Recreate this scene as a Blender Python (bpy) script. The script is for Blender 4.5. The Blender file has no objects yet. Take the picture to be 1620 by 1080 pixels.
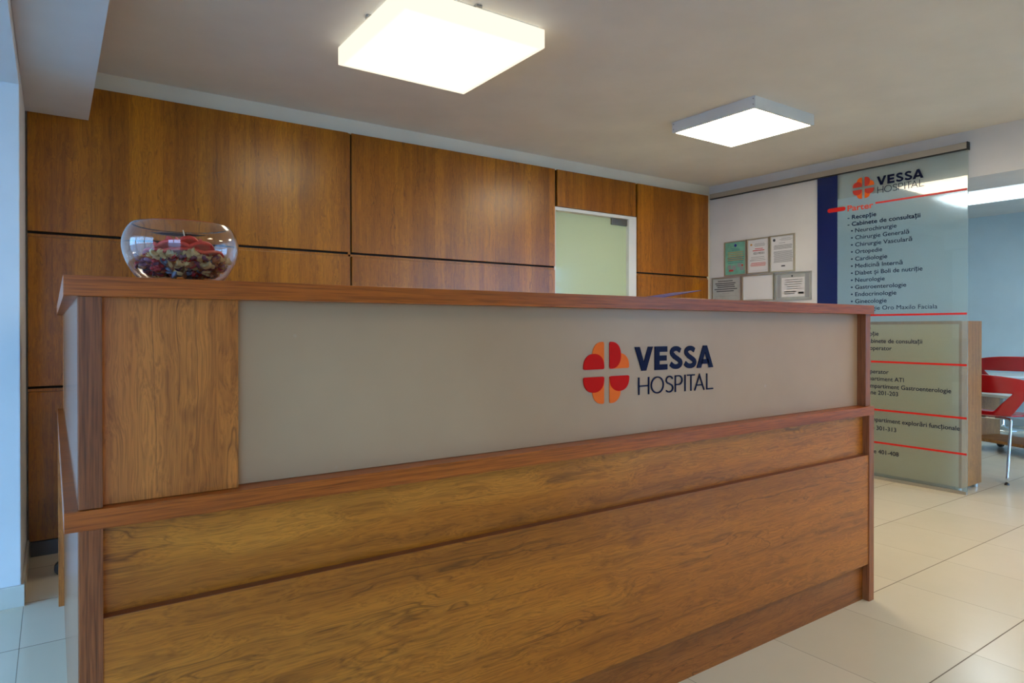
import bpy, bmesh, math, random
from mathutils import Vector, Matrix
random.seed(7)
R = math.radians
scene = bpy.context.scene
C = scene.collection

# ------------------------------------------------------------------ camera
cam_data = bpy.data.cameras.new('camera'); cam = bpy.data.objects.new('camera', cam_data); C.objects.link(cam)
scene.camera = cam
_yaw, _pit, _rol = R(34.8236), R(0.2265), R(-0.0452)
cam.location = (0, 0, 1.10)
cam.rotation_mode = 'QUATERNION'
cam.rotation_quaternion = (Matrix.Rotation(-_yaw, 3, 'Z') @ Matrix.Rotation(R(90) - _pit, 3, 'X') @ Matrix.Rotation(_rol, 3, 'Z')).to_quaternion()
cam_data.sensor_width = 36.0
cam_data.lens = 1045.4 / 1620 * 36
cam_data.shift_y = -(540 - 523.85) / 1620
cam_data.clip_start = 0.02
cam_data.clip_end = 200

# ------------------------------------------------------------------ world, light, exposure
def s2l(c):
    return c / 12.92 if c <= 0.04045 else ((c + 0.055) / 1.055) ** 2.4
def rgb(r, g, b):
    return (s2l(r / 255), s2l(g / 255), s2l(b / 255), 1)

world = bpy.data.worlds.new('world'); scene.world = world; world.use_nodes = True
_bg = world.node_tree.nodes['Background']
_bg.inputs[0].default_value = (0.27, 0.58, 1.0, 1)
_bg.inputs[1].default_value = 9.0
scene.view_settings.view_transform = 'Standard'
scene.view_settings.look = 'None'
scene.view_settings.gamma = 1
scene.view_settings.exposure = 0.1
scene.view_settings.use_curve_mapping = False

LAMP_COL = (1.0, 0.84, 0.60, 1)
def lamp_mat(name, strength, col=LAMP_COL):
    m = bpy.data.materials.new(name); m.use_nodes = True
    nt = m.node_tree; nt.nodes.clear()
    e = nt.nodes.new('ShaderNodeEmission'); o = nt.nodes.new('ShaderNodeOutputMaterial')
    e.inputs[0].default_value = col; e.inputs[1].default_value = strength
    nt.links.new(e.outputs[0], o.inputs[0]); return m
M = {}
def box_lamp_mat(name, col, core, rim, hw):
    """a backlit opal box: the bottom glows strongest over the tubes, the rim and the sides glow faintly"""
    m = lamp_mat(name, core, col); nt = m.node_tree; e = nt.nodes['Emission']
    g = nt.nodes.new('ShaderNodeTexCoord'); sp = nt.nodes.new('ShaderNodeSeparateXYZ'); nt.links.new(g.outputs['Generated'], sp.inputs[0])
    def mth(op, a, b):
        x = nt.nodes.new('ShaderNodeMath'); x.operation = op
        for i, v in enumerate((a, b)):
            if isinstance(v, (int, float)): x.inputs[i].default_value = v
            else: nt.links.new(v, x.inputs[i])
        return x.outputs[0]
    ds = []
    for k in (0, 1):
        ds.append(mth('SUBTRACT', 0.5, mth('ABSOLUTE', mth('SUBTRACT', sp.outputs[k], 0.5), 0)))
    d = mth('MINIMUM', ds[0], ds[1])
    r = nt.nodes.new('ShaderNodeMapRange'); r.interpolation_type = 'SMOOTHSTEP'; nt.links.new(d, r.inputs[0])
    r.inputs[1].default_value = 0.01; r.inputs[2].default_value = hw; r.inputs[3].default_value = rim; r.inputs[4].default_value = core
    nt.links.new(r.outputs[0], e.inputs[1]); return m
M['lamp_near'] = box_lamp_mat('lamp_near', (1.0, 0.90, 0.70, 1), 11.0, 1.15, 0.32)
M['lamp_far'] = lamp_mat('lamp_far', 19.0)
M['lamp_cool'] = box_lamp_mat('lamp_cool', (0.78, 0.93, 1.0, 1), 22.0, 1.2, 0.30)

def portal(loc, rot, sx, sy):      # marks a window opening for the sky sampling; gives no light of its own
    l = bpy.data.lights.new('window_portal', 'AREA'); l.shape = 'RECTANGLE'; l.size = sx; l.size_y = sy
    l.cycles.is_portal = True
    o = bpy.data.objects.new('window_portal', l); o.location = loc; o.rotation_euler = rot; C.objects.link(o)
# facade behind the camera, facade on the left
portal((-1.6, -2.62, 1.22), (R(90), 0, R(180)), 2.0, 2.3)
portal((7.0, -2.62, 1.22), (R(90), 0, R(180)), 4.0, 2.3)
portal((-2.62, 1.63, 1.22), (R(90), 0, R(90)), 3.2, 2.3)

# ------------------------------------------------------------------ materials
class NT:
    def __init__(s, name):
        s.m = bpy.data.materials.new(name); s.m.use_nodes = True
        s.t = s.m.node_tree; s.b = s.t.nodes['Principled BSDF']; s.out = s.t.nodes['Material Output']
    def n(s, typ, **kw):
        x = s.t.nodes.new(typ)
        for k, v in kw.items(): setattr(x, k, v)
        return x
    def l(s, a, b): s.t.links.new(a, b)
    def put(s, sock, v):
        if hasattr(v, 'is_linked') or isinstance(v, bpy.types.NodeSocket): s.l(v, sock)
        else: sock.default_value = v
    def math(s, op, a, b=0.0, c=None):
        x = s.n('ShaderNodeMath', operation=op)
        s.put(x.inputs[0], a); s.put(x.inputs[1], b)
        if c is not None: s.put(x.inputs[2], c)
        return x.outputs[0]
    def mix(s, f, a, b, mode='MIX'):
        x = s.n('ShaderNodeMix', data_type='RGBA', blend_type=mode)
        s.put(x.inputs[0], f); s.put(x.inputs[6], a); s.put(x.inputs[7], b)
        return x.outputs[2]
    def ramp(s, f, stops):
        x = s.n('ShaderNodeValToRGB'); e = x.color_ramp.elements
        while len(e) < len(stops): e.new(0.5)
        for i, (p, c) in enumerate(stops): e[i].position = p; e[i].color = c
        s.put(x.inputs[0], f); return x.outputs[0]
    def noise(s, vec, scale=1.0, detail=4.0, rough=0.55, dist=0.0):
        x = s.n('ShaderNodeTexNoise'); s.put(x.inputs['Vector'], vec)
        x.inputs['Scale'].default_value = scale; x.inputs['Detail'].default_value = detail
        x.inputs['Roughness'].default_value = rough; x.inputs['Distortion'].default_value = dist
        return x.outputs['Fac']
    def pos(s):
        return s.n('ShaderNodeTexCoord').outputs['Object']
    def mapping(s, vec, scale, loc=(0, 0, 0)):
        x = s.n('ShaderNodeMapping'); s.l(vec, x.inputs[0]); x.inputs['Scale'].default_value = scale
        x.inputs['Location'].default_value = loc; return x.outputs[0]

def plain(name, col, rough=0.5, metal=0.0, spec=0.5, coat=0.0, var=0.04, vscale=3.0, bump=0.0, bscale=200):
    t = NT(name); b = t.b
    n = t.noise(t.pos(), vscale, 3)
    lo = tuple(c * (1 - var) for c in col[:3]) + (1,); hi = tuple(min(1, c * (1 + var)) for c in col[:3]) + (1,)
    t.l(t.ramp(n, [(0.3, lo), (0.7, hi)]), b.inputs['Base Color'])
    b.inputs['Roughness'].default_value = rough; b.inputs['Metallic'].default_value = metal
    b.inputs['Specular IOR Level'].default_value = spec
    b.inputs['Coat Weight'].default_value = coat; b.inputs['Coat Roughness'].default_value = 0.05
    if bump:
        bp = t.n('ShaderNodeBump'); bp.inputs['Strength'].default_value = bump; bp.inputs['Distance'].default_value = 0.001
        t.l(t.noise(t.pos(), bscale, 2), bp.inputs['Height']); t.l(bp.outputs[0], b.inputs['Normal'])
    return t.m

def wood(name, grain, dark, mid, light, rough=0.35, figure=1.0, seed=0.0, plank=None, streak=0.35, coat=0.0, fine=1.0, spec=0.5, planks=0.0, wav=1.0, lin=45.0):
    """grain: 0,1,2 = world axis along which the fibres run"""
    t = NT(name); b = t.b; p0 = t.pos()
    def sc(along, across): v = [across] * 3; v[grain] = along; return tuple(v)
    off = (seed * 3.1, seed * 1.7, seed * 2.3)
    # gentle waviness of the fibres plus tight swirls near the figured zones
    wv = t.n('ShaderNodeTexNoise'); t.l(t.mapping(p0, sc(0.8, 3.2), off), wv.inputs['Vector']); wv.inputs['Detail'].default_value = 2.0
    zone = t.ramp(t.noise(t.mapping(p0, sc(1.3, 4.5), (off[2], off[0], 2)), 1.0, 2), [(0.585, (0, 0, 0, 1)), (0.72, (1, 1, 1, 1))])
    sw = t.noise(t.mapping(p0, sc(3.2, 9.0), off), 1.0, 2, 0.5)
    amt = t.math('ADD', t.math('MULTIPLY', t.math('SUBTRACT', wv.outputs['Fac'], 0.5), 0.075 * wav), t.math('MULTIPLY', t.math('MULTIPLY', t.math('SUBTRACT', sw, 0.5), zone), 0.020 * figure))
    cb = t.n('ShaderNodeCombineXYZ')
    for k in range(3):
        if k != grain: t.l(amt, cb.inputs[k])
    va = t.n('ShaderNodeVectorMath', operation='ADD'); t.l(p0, va.inputs[0]); t.l(cb.outputs[0], va.inputs[1]); p = va.outputs[0]
    broad = t.noise(t.mapping(p, sc(0.45, 8.0), (off[1], off[0], 4)), 1.0, 3, 0.5)
    base = t.ramp(broad, [(0.30, dark), (0.50, mid), (0.70, light)])
    base = t.mix(0.45, base, mid)
    med = t.noise(t.mapping(p, sc(0.7, lin), (off[1], off[2], 1)), 1.0, 4, 0.65)
    col = t.mix(0.8, base, t.ramp(med, [(0.30, (0.66, 0.62, 0.58, 1)), (0.50, (1, 1, 1, 1)), (0.72, (1.14, 1.14, 1.16, 1))]), 'MULTIPLY')
    # thin dark streaks that come and go along the board
    st = t.noise(t.mapping(p, sc(0.45, 20.0), (off[2], off[1], 9)), 1.0, 2, 0.5)
    ridge = t.math('ABSOLUTE', t.math('SUBTRACT', st, 0.5))
    stm = t.ramp(ridge, [(0.0, (1, 1, 1, 1)), (0.016, (0, 0, 0, 1))])
    gate = t.ramp(t.noise(t.mapping(p0, sc(1.6, 9.0), (off[0], off[1], 5)), 1.0, 2), [(0.45, (0, 0, 0, 1)), (0.62, (1, 1, 1, 1))])
    col = t.mix(t.math('MULTIPLY', t.math('MULTIPLY', stm, t.math('MULTIPLY_ADD', gate, 0.85, 0.15)), streak), col, tuple(c * 0.30 for c in dark[:3]) + (1,))
    # contour figure inside the swirly zones
    rg = t.noise(t.mapping(p, sc(1.6, 11.0), (off[2], off[2], 3)), 1.0, 1.0, 0.4)
    ring = t.math('MULTIPLY_ADD', t.math('SINE', t.math('MULTIPLY', rg, 110.0)), 0.5, 0.5)
    col = t.mix(t.math('MULTIPLY', t.math('MULTIPLY', t.math('POWER', ring, 2.5), zone), 0.42 * figure), col, tuple(c * 0.55 for c in dark[:3]) + (1,))
    # pores
    pr = t.noise(t.mapping(p, sc(9.0, 330.0), off), 1.0, 2, 0.6)
    prm = t.ramp(pr, [(0.34, (0.60, 0.55, 0.50, 1)), (0.58, (1.10, 1.10, 1.10, 1))])
    col = t.mix(0.7 * fine, col, prm, 'MULTIPLY')
    # small knots
    vo = t.n('ShaderNodeTexVoronoi'); t.l(t.mapping(p, sc(2.2, 4.6), (off[0] + .3, off[2] + .3, .1)), vo.inputs['Vector'])
    vo.inputs['Scale'].default_value = 1.0
    kd = t.ramp(t.math('ADD', vo.outputs['Distance'], t.math('MULTIPLY', t.math('SUBTRACT', sw, 0.5), 0.1)), [(0.02, (1, 1, 1, 1)), (0.11, (0, 0, 0, 1))])
    col = t.mix(t.math('MULTIPLY', kd, 0.5 * figure), col, tuple(c * 0.40 for c in dark[:3]) + (1,))
    if plank:
        ax, w = plank
        sp = t.n('ShaderNodeSeparateXYZ'); t.l(p0, sp.inputs[0])
        q = t.math('DIVIDE', sp.outputs[ax], w)
        q = t.math('ADD', q, t.math('MULTIPLY', t.math('SINE', t.math('MULTIPLY', t.math('FLOOR', q), 12.9)), 0.0))
        wn = t.n('ShaderNodeTexWhiteNoise', noise_dimensions='1D'); t.l(t.math('FLOOR', q), wn.inputs['W'])
        tone = t.ramp(wn.outputs['Value'], [(0.0, (0.84, 0.82, 0.80, 1)), (1.0, (1.12, 1.12, 1.10, 1))])
        col = t.mix(planks, col, tone, 'MULTIPLY')
        fr = t.math('FRACT', q)
        ed = t.math('LESS_THAN', fr, 0.012)
        col = t.mix(t.math('MULTIPLY', ed, 0.45), col, tuple(c * 0.4 for c in dark[:3]) + (1,))
    t.l(col, b.inputs['Base Color'])
    b.inputs['Roughness'].default_value = rough
    b.inputs['Specular IOR Level'].default_value = spec
    b.inputs['Coat Weight'].default_value = coat; b.inputs['Coat Roughness'].default_value = 0.03
    bp = t.n('ShaderNodeBump'); bp.inputs['Strength'].default_value = 0.12; bp.inputs['Distance'].default_value = 0.0006
    t.l(pr, bp.inputs['Height']); t.l(bp.outputs[0], b.inputs['Normal'])
    return t.m

M['wall_wood'] = wood('wall_wood', 2, rgb(122, 68, 3), rgb(170, 103, 5), rgb(198, 130, 12), 0.30, 0.75, 1.0, plank=(0, 0.162), streak=0.55, planks=0.9)
M['desk_wood'] = wood('desk_wood', 0, rgb(130, 70, 14), rgb(182, 106, 26), rgb(208, 134, 46), 0.34, 0.95, 3.3, streak=0.6)
M['toe_wood_shaded'] = wood('toe_wood_shaded', 0, rgb(112, 60, 16), rgb(160, 92, 30), rgb(186, 118, 48), 0.36, 0.8, 9.7, streak=0.7)  # darker than the desk wood: shade under the front board put into the colour
M['desk_wood_up'] = wood('desk_wood_up', 2, rgb(138, 72, 24), rgb(186, 106, 40), rgb(210, 130, 58), 0.36, 1.0, 5.1, streak=0.7)
M['edge_wood_x'] = wood('edge_wood_x', 0, rgb(132, 60, 12), rgb(172, 86, 22), rgb(190, 104, 36), 0.32, 0.0, 2.2, streak=0.35, fine=1.2, wav=0.1, lin=150.0)
M['edge_wood_y'] = wood('edge_wood_y', 1, rgb(132, 66, 20), rgb(170, 92, 32), rgb(188, 110, 46), 0.18, 0.0, 2.9, streak=0.3, wav=0.1, lin=150.0)
M['edge_wood_z'] = wood('edge_wood_z', 2, rgb(116, 60, 30), rgb(148, 82, 42), rgb(164, 98, 56), 0.32, 0.0, 6.2, streak=0.35, fine=1.3, wav=0.1, lin=150.0)
M['side_wood'] = wood('side_wood', 2, rgb(120, 66, 34), rgb(150, 88, 50), rgb(170, 104, 62), 0.20, 0.0, 4.4, streak=0.2, wav=0.2, lin=90.0)
M['shelf_wood'] = wood('shelf_wood', 2, rgb(134, 82, 32), rgb(168, 112, 52), rgb(188, 134, 76), 0.45, 0.7, 8.1, streak=0.3)
M['shelf_back'] = plain('shelf_back', rgb(214, 200, 170), 0.5, var=0.06, vscale=2)
M['reveal'] = plain('reveal', rgb(120, 66, 34), 0.5)
M['ceiling'] = plain('ceiling_paint', rgb(226, 222, 214), 0.9, bump=0.05)
M['white_paint'] = plain('white_paint', rgb(232, 226, 208), 0.85, bump=0.05)
M['corner_paint'] = plain('corner_paint', rgb(226, 224, 222), 0.8, bump=0.04)
M['blue_room_paint'] = plain('blue_room_paint', rgb(206, 222, 226), 0.8, bump=0.04)
M['pillar_paint'] = plain('pillar_paint', rgb(222, 226, 230), 0.7, bump=0.03)
M['white_trim'] = plain('white_trim', rgb(226, 228, 224), 0.4)
M['skirting'] = plain('skirting_tile', rgb(208, 206, 196), 0.2)
M['skirting_dark'] = plain('skirting_dark', rgb(90, 92, 96), 0.4)
M['alu'] = plain('alu', rgb(190, 190, 188), 0.35, metal=0.9)
M['rail_beige'] = plain('rail_beige', rgb(182, 172, 156), 0.45, metal=0.3)
M['black'] = plain('black_plastic', rgb(26, 26, 28), 0.45)
M['gap'] = plain('gap_black', rgb(22, 14, 10), 0.8)
M['chrome'] = plain('chrome', rgb(225, 225, 225), 0.12, metal=1.0)
M['steel'] = plain('steel', rgb(140, 132, 122), 0.35, metal=1.0)
M['navy'] = plain('navy_vinyl', rgb(3, 16, 56), 0.55, spec=0.15)
M['navy_stripe'] = plain('navy_stripe', rgb(2, 28, 96), 0.25)
M['red'] = plain('red_vinyl', rgb(204, 6, 2), 0.5, spec=0.15)
M['bright_red'] = plain('bright_red_vinyl', rgb(226, 20, 10), 0.4)
M['logo_dark_red'] = plain('logo_dark_red', rgb(206, 50, 34), 0.4)
M['orange'] = plain('orange_vinyl', rgb(244, 108, 30), 0.5, spec=0.2)
M['heading'] = plain('heading_vinyl', rgb(232, 66, 32), 0.4)
M['paper'] = plain('paper', rgb(224, 224, 226), 0.6, var=0.02)
M['grey_paper'] = plain('grey_paper', rgb(176, 180, 178), 0.6, var=0.10, vscale=12)
M['green_paper'] = plain('green_paper', rgb(118, 180, 160), 0.5, var=0.18, vscale=14)
M['ink'] = plain('ink', rgb(70, 72, 78), 0.6)
M['soft_ink'] = plain('soft_ink', rgb(150, 152, 156), 0.6)
M['red_ink'] = plain('red_ink', rgb(206, 70, 66), 0.6)
M['teal_ink'] = plain('teal_ink', rgb(60, 130, 140), 0.6)
M['ochre_ink'] = plain('ochre_ink', rgb(196, 150, 90), 0.6)
M['frame_gold'] = plain('frame_metal', rgb(196, 190, 172), 0.3, metal=0.8)
M['plastic_red'] = plain('plastic_red', rgb(178, 10, 22), 0.22, coat=0.3)
M['folder_blue'] = plain('folder_blue', rgb(18, 22, 140), 0.35)
M['pavement'] = plain('pavement', rgb(150, 155, 160), 0.9, var=0.1)
M['fabric'] = plain('fabric', rgb(40, 42, 48), 0.9, bump=0.3)
M['petal'] = plain('petal_wax', rgb(226, 34, 14), 0.5, var=0.15, vscale=20)
M['wick'] = plain('wick', rgb(226, 206, 170), 0.7)
M['cream'] = plain('cream_petal', rgb(250, 196, 134), 0.6, var=0.2, vscale=60)
M['dried_brown'] = plain('dried_brown', rgb(196, 120, 80), 0.6, var=0.3, vscale=60)
M['dried_plum'] = plain('dried_plum', rgb(150, 84, 104), 0.6, var=0.3, vscale=60)
M['dried_red'] = plain('dried_red', rgb(206, 60, 66), 0.5, var=0.25, vscale=60)
M['dried_blue'] = plain('dried_blue', rgb(140, 146, 168), 0.5, var=0.25, vscale=60)

def floor_mat():
    t = NT('floor_tiles'); b = t.b
    sp = t.n('ShaderNodeSeparateXYZ'); t.l(t.pos(), sp.inputs[0]); X, Y = sp.outputs[0], sp.outputs[1]
    left = t.math('LESS_THAN', X, 1.2)
    offx = t.math('MULTIPLY_ADD', left, -0.097 + 0.457 * 20 - (2.095 - 0.457 * 2 - 0.457 * 2) - 0.457 * 20 - 0.0, 2.095 - 0.457 * 4)
    offy = t.math('MULTIPLY_ADD', left, 2.833 - 0.457 * 4 - 0.940, 0.940)
    w = 0.457
    gx = t.math('DIVIDE', t.math('SUBTRACT', X, offx), w); gy = t.math('DIVIDE', t.math('SUBTRACT', Y, offy), w)
    def line(g, width):
        f = t.math('FRACT', g); d = t.math('MINIMUM', f, t.math('SUBTRACT', 1.0, f))
        return t.math('LESS_THAN', d, width / w / 2)
    ly = line(gy, 0.0040); lx = line(gx, 0.0026)
    cx = t.n('ShaderNodeCombineXYZ'); t.l(t.math('FLOOR', gx), cx.inputs[0]); t.l(t.math('FLOOR', gy), cx.inputs[1])
    wn = t.n('ShaderNodeTexWhiteNoise', noise_dimensions='3D'); t.l(cx.outputs[0], wn.inputs['Vector'])
    base = t.ramp(wn.outputs['Value'], [(0.0, rgb(218, 207, 182)), (1.0, rgb(226, 215, 192))])
    cloud = t.noise(t.pos(), 5.0, 4); base = t.mix(0.35, base, t.ramp(cloud, [(0.3, (0.93, 0.93, 0.92, 1)), (0.7, (1, 1, 1, 1))]), 'MULTIPLY')
    col = t.mix(t.math('MULTIPLY', lx, 0.75), base, rgb(120, 104, 84))
    col = t.mix(t.math('MULTIPLY', ly, 0.9), col, rgb(92, 74, 56))
    t.l(col, b.inputs['Base Color'])
    g = t.math('MAXIMUM', lx, ly)
    t.l(t.math('MULTIPLY_ADD', g, 0.5, t.math('MULTIPLY_ADD', cloud, 0.08, 0.20)), b.inputs['Roughness'])
    b.inputs['Specular IOR Level'].default_value = 0.5
    bp = t.n('ShaderNodeBump'); bp.invert = True; bp.inputs['Strength'].default_value = 0.4; bp.inputs['Distance'].default_value = 0.001
    t.l(g, bp.inputs['Height']); t.l(bp.outputs[0], b.inputs['Normal'])
    return t.m
M['floor'] = floor_mat()

def frosted_desk():
    t = NT('frosted_desk_panel'); b = t.b; p = t.pos()
    n = t.noise(p, 2.2, 4)
    col = t.ramp(n, [(0.3, rgb(178, 144, 112)), (0.7, rgb(188, 155, 122))])
    v = t.n('ShaderNodeTexVoronoi'); v.inputs['Scale'].default_value = 9.0; t.l(p, v.inputs['Vector'])
    sm = t.noise(p, 30, 3)
    spot = t.ramp(t.math('ADD', v.outputs['Distance'], t.math('MULTIPLY', sm, 0.1)), [(0.065, (1, 1, 1, 1)), (0.11, (0, 0, 0, 1))])
    col = t.mix(t.math('MULTIPLY', spot, 0.18), col, rgb(206, 204, 198))
    t.l(col, b.inputs['Base Color'])
    b.inputs['Roughness'].default_value = 0.33
    return t.m
M['frosted'] = frosted_desk()

def sign_glass():
    t = NT('sign_glass'); nt = t.t
    b = t.b; b.inputs['Base Color'].default_value = rgb(250, 255, 253); b.inputs['Roughness'].default_value = 0.16
    b.inputs['Transmission Weight'].default_value = 1.0; b.inputs['IOR'].default_value = 1.25
    b.inputs['Coat Weight'].default_value = 1.0; b.inputs['Coat Roughness'].default_value = 0.0; b.inputs['Coat IOR'].default_value = 1.6
    tr = t.n('ShaderNodeBsdfTranslucent'); tr.inputs[0].default_value = rgb(206, 234, 236)
    df = t.n('ShaderNodeBsdfDiffuse'); df.inputs[0].default_value = rgb(200, 226, 226)
    m0 = t.n('ShaderNodeMixShader'); m0.inputs[0].default_value = 0.5; t.l(tr.outputs[0], m0.inputs[1]); t.l(df.outputs[0], m0.inputs[2])
    m1 = t.n('ShaderNodeMixShader'); m1.inputs[0].default_value = 0.20; t.l(b.outputs[0], m1.inputs[1]); t.l(m0.outputs[0], m1.inputs[2])
    t.l(m1.outputs[0], t.out.inputs[0]); return t.m
M['sign_glass'] = sign_glass()

def door_glass():
    t = NT('door_glass'); b = t.b
    b.inputs['Base Color'].default_value = rgb(216, 228, 208); b.inputs['Roughness'].default_value = 0.35
    b.inputs['Coat Weight'].default_value = 1.0; b.inputs['Coat Roughness'].default_value = 0.02
    tr = t.n('ShaderNodeBsdfTranslucent'); tr.inputs[0].default_value = rgb(212, 228, 206)
    m1 = t.n('ShaderNodeMixShader'); m1.inputs[0].default_value = 0.55; t.l(b.outputs[0], m1.inputs[1]); t.l(tr.outputs[0], m1.inputs[2])
    t.l(m1.outputs[0], t.out.inputs[0]); return t.m
M['door_glass'] = door_glass()

def clear_glass(name, tint=(1, 1, 1, 1), ior=1.45, rough=0.0):
    t = NT(name); b = t.b
    b.inputs['Base Color'].default_value = tint; b.inputs['Roughness'].default_value = rough
    b.inputs['Transmission Weight'].default_value = 1.0; b.inputs['IOR'].default_value = ior
    return t.m
M['bowl_glass'] = clear_glass('bowl_glass', (0.97, 0.98, 1, 1))
def pane_glass():
    t = NT('window_glass'); tr = t.n('ShaderNodeBsdfTransparent'); gl = t.n('ShaderNodeBsdfGlossy'); gl.inputs['Roughness'].default_value = 0.0
    lw = t.n('ShaderNodeLayerWeight'); lw.inputs[0].default_value = 0.25
    m = t.n('ShaderNodeMixShader'); t.l(lw.outputs['Fresnel'], m.inputs[0]); t.l(tr.outputs[0], m.inputs[1]); t.l(gl.outputs[0], m.inputs[2])
    t.l(m.outputs[0], t.out.inputs[0]); return t.m
M['window_glass'] = pane_glass()

# ------------------------------------------------------------------ mesh helpers
def box_bm(bm, x0, x1, y0, y1, z0, z1, bev=0.0, mi=0):
    vs = [bm.verts.new(v) for v in ((x0, y0, z0), (x1, y0, z0), (x1, y1, z0), (x0, y1, z0), (x0, y0, z1), (x1, y0, z1), (x1, y1, z1), (x0, y1, z1))]
    fs = [bm.faces.new([vs[i] for i in f]) for f in ((0, 3, 2, 1), (4, 5, 6, 7), (0, 1, 5, 4), (1, 2, 6, 5), (2, 3, 7, 6), (3, 0, 4, 7))]
    for f in fs: f.material_index = mi
    if bev:
        es = list({e for f in fs for e in f.edges})
        bmesh.ops.bevel(bm, geom=es, offset=bev, segments=2, affect='EDGES', profile=0.6)
def make(name, bm, mats, parent=None, smooth=False, inv=None):
    bmesh.ops.recalc_face_normals(bm, faces=bm.faces)
    me = bpy.data.meshes.new(name); bm.to_mesh(me); bm.free()
    if smooth:
        for p in me.polygons: p.use_smooth = True
    o = bpy.data.objects.new(name, me)
    for m in (mats if isinstance(mats, (list, tuple)) else [mats]): me.materials.append(M[m] if isinstance(m, str) else m)
    C.objects.link(o)
    if parent: o.parent = parent
    return o
def box(name, x0, x1, y0, y1, z0, z1, mat, parent=None, bev=0.0):
    """world-coordinate box; relative to the parent Empty when that is given"""
    bm = bmesh.new(); box_bm(bm, x0, x1, y0, y1, z0, z1, bev)
    return place(make(name, bm, mat, parent), parent)
def place(o, parent):
    if parent:            # geometry is written in world coordinates: undo the chain of parents
        off = Vector(); q = parent
        while q: off += q.location; q = q.parent
        o.location = -off
    return o
def tag(o, label=None, cat=None, group=None, kind=None):
    if label: o['label'] = label
    if cat: o['category'] = cat
    if group: o['group'] = group
    if kind: o['kind'] = kind
    return o
def thing(name, label, cat, loc=(0, 0, 0), rz=0, group=None):
    o = bpy.data.objects.new(name, None); C.objects.link(o); o.location = loc; o.rotation_euler = (0, 0, rz)
    o.empty_display_size = 0.1
    return tag(o, label, cat, group)
def struct(name, x0, x1, y0, y1, z0, z1, mat, bev=0.0):
    return tag(box(name, x0, x1, y0, y1, z0, z1, mat, None, bev), kind='structure')
def tube_bm(bm, pts, r, seg=12, cap=True, rads=None):
    pts = [Vector(p) for p in pts]; rings = []
    up = None
    for i, p in enumerate(pts):
        a = pts[max(0, i - 1)]; b = pts[min(len(pts) - 1, i + 1)]; d = (b - a).normalized()
        if up is None:
            up = Vector((0, 0, 1)) if abs(d.z) < 0.9 else Vector((1, 0, 0))
        s = d.cross(up).normalized(); up = s.cross(d).normalized()
        rr = rads[i] if rads else r
        rings.append([bm.verts.new(p + (s * math.cos(2 * math.pi * k / seg) + up * math.sin(2 * math.pi * k / seg)) * rr) for k in range(seg)])
    for a, b in zip(rings, rings[1:]):
        for k in range(seg): bm.faces.new((a[k], a[(k + 1) % seg], b[(k + 1) % seg], b[k]))
    if cap: bm.faces.new(rings[0]); bm.faces.new(rings[-1])
def lathe_bm(bm, prof, seg=48, c=(0, 0, 0), closed=False):
    rings = []
    for r, z in prof:
        if r < 1e-6: rings.append([bm.verts.new((c[0], c[1], c[2] + z))])
        else: rings.append([bm.verts.new((c[0] + r * math.cos(2 * math.pi * k / seg), c[1] + r * math.sin(2 * math.pi * k / seg), c[2] + z)) for k in range(seg)])
    prs = list(zip(rings, rings[1:])) + ([(rings[-1], rings[0])] if closed else [])
    for a, b in prs:
        for k in range(seg):
            k2 = (k + 1) % seg
            if len(a) == 1 and len(b) == 1: continue
            if len(a) == 1: bm.faces.new((a[0], b[k], b[k2]))
            elif len(b) == 1: bm.faces.new((a[k], a[k2], b[0]))
            else: bm.faces.new((a[k], a[k2], b[k2], b[k]))
def smooth_path(pts, n=6):
    """Catmull-Rom"""
    P = [Vector(p) for p in pts]; out = []
    for i in range(len(P) - 1):
        p0 = P[max(0, i - 1)]; p1 = P[i]; p2 = P[i + 1]; p3 = P[min(len(P) - 1, i + 2)]
        for k in range(n):
            t = k / n
            out.append(0.5 * ((2 * p1) + (p2 - p0) * t + (2 * p0 - 5 * p1 + 4 * p2 - p3) * t * t + (3 * p1 - p0 - 3 * p2 + p3) * t ** 3))
    out.append(P[-1]); return out

# flat shapes on a vertical plane.  A plane frame maps (a, b) -> world;  a runs to the reader's right, b runs up
class Plane:
    def __init__(s, axis, value, thick): s.axis, s.v, s.t = axis, value, thick
    def p(s, a, b, d=0.0):
        if s.axis == 'Y': return (a, s.v - d, b)           # faces -Y, reader's right is +X
        return (s.v - d, -a, b)                            # faces -X, reader's right is -Y  (a = -y)
    def poly(s, bm, pts, d=None):
        d = s.t if d is None else d
        f = [bm.verts.new(s.p(a, b, d)) for a, b in pts]; k = [bm.verts.new(s.p(a, b, 0)) for a, b in pts]
        n = len(pts); bm.faces.new(f); bm.faces.new(k[::-1])
        for i in range(n): bm.faces.new((f[i], k[i], k[(i + 1) % n], f[(i + 1) % n]))
    def stroke(s, bm, pts, w, d=None):
        """mitred ribbon along a 2-D polyline"""
        P = [Vector((a, b)) for a, b in pts]; n = len(P); L = []; Rr = []
        for i in range(n):
            d0 = (P[i] - P[i - 1]).normalized() if i else None
            d1 = (P[i + 1] - P[i]).normalized() if i < n - 1 else None
            if d0 is None: d0 = d1
            if d1 is None: d1 = d0
            n0 = Vector((-d0.y, d0.x)); n1 = Vector((-d1.y, d1.x)); m = (n0 + n1).normalized(); k = w / 2 / max(0.4, m.dot(n0))
            L.append(P[i] + m * k); Rr.append(P[i] - m * k)
        dd = s.t if d is None else d
        for i in range(n - 1):
            s.poly(bm, [tuple(L[i]), tuple(L[i + 1]), tuple(Rr[i + 1]), tuple(Rr[i])], dd)

def arc(cx, cy, rx, ry, a0, a1, n=14):
    return [(cx + rx * math.cos(R(a0 + (a1 - a0) * i / n)), cy + ry * math.sin(R(a0 + (a1 - a0) * i / n))) for i in range(n + 1)]

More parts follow.
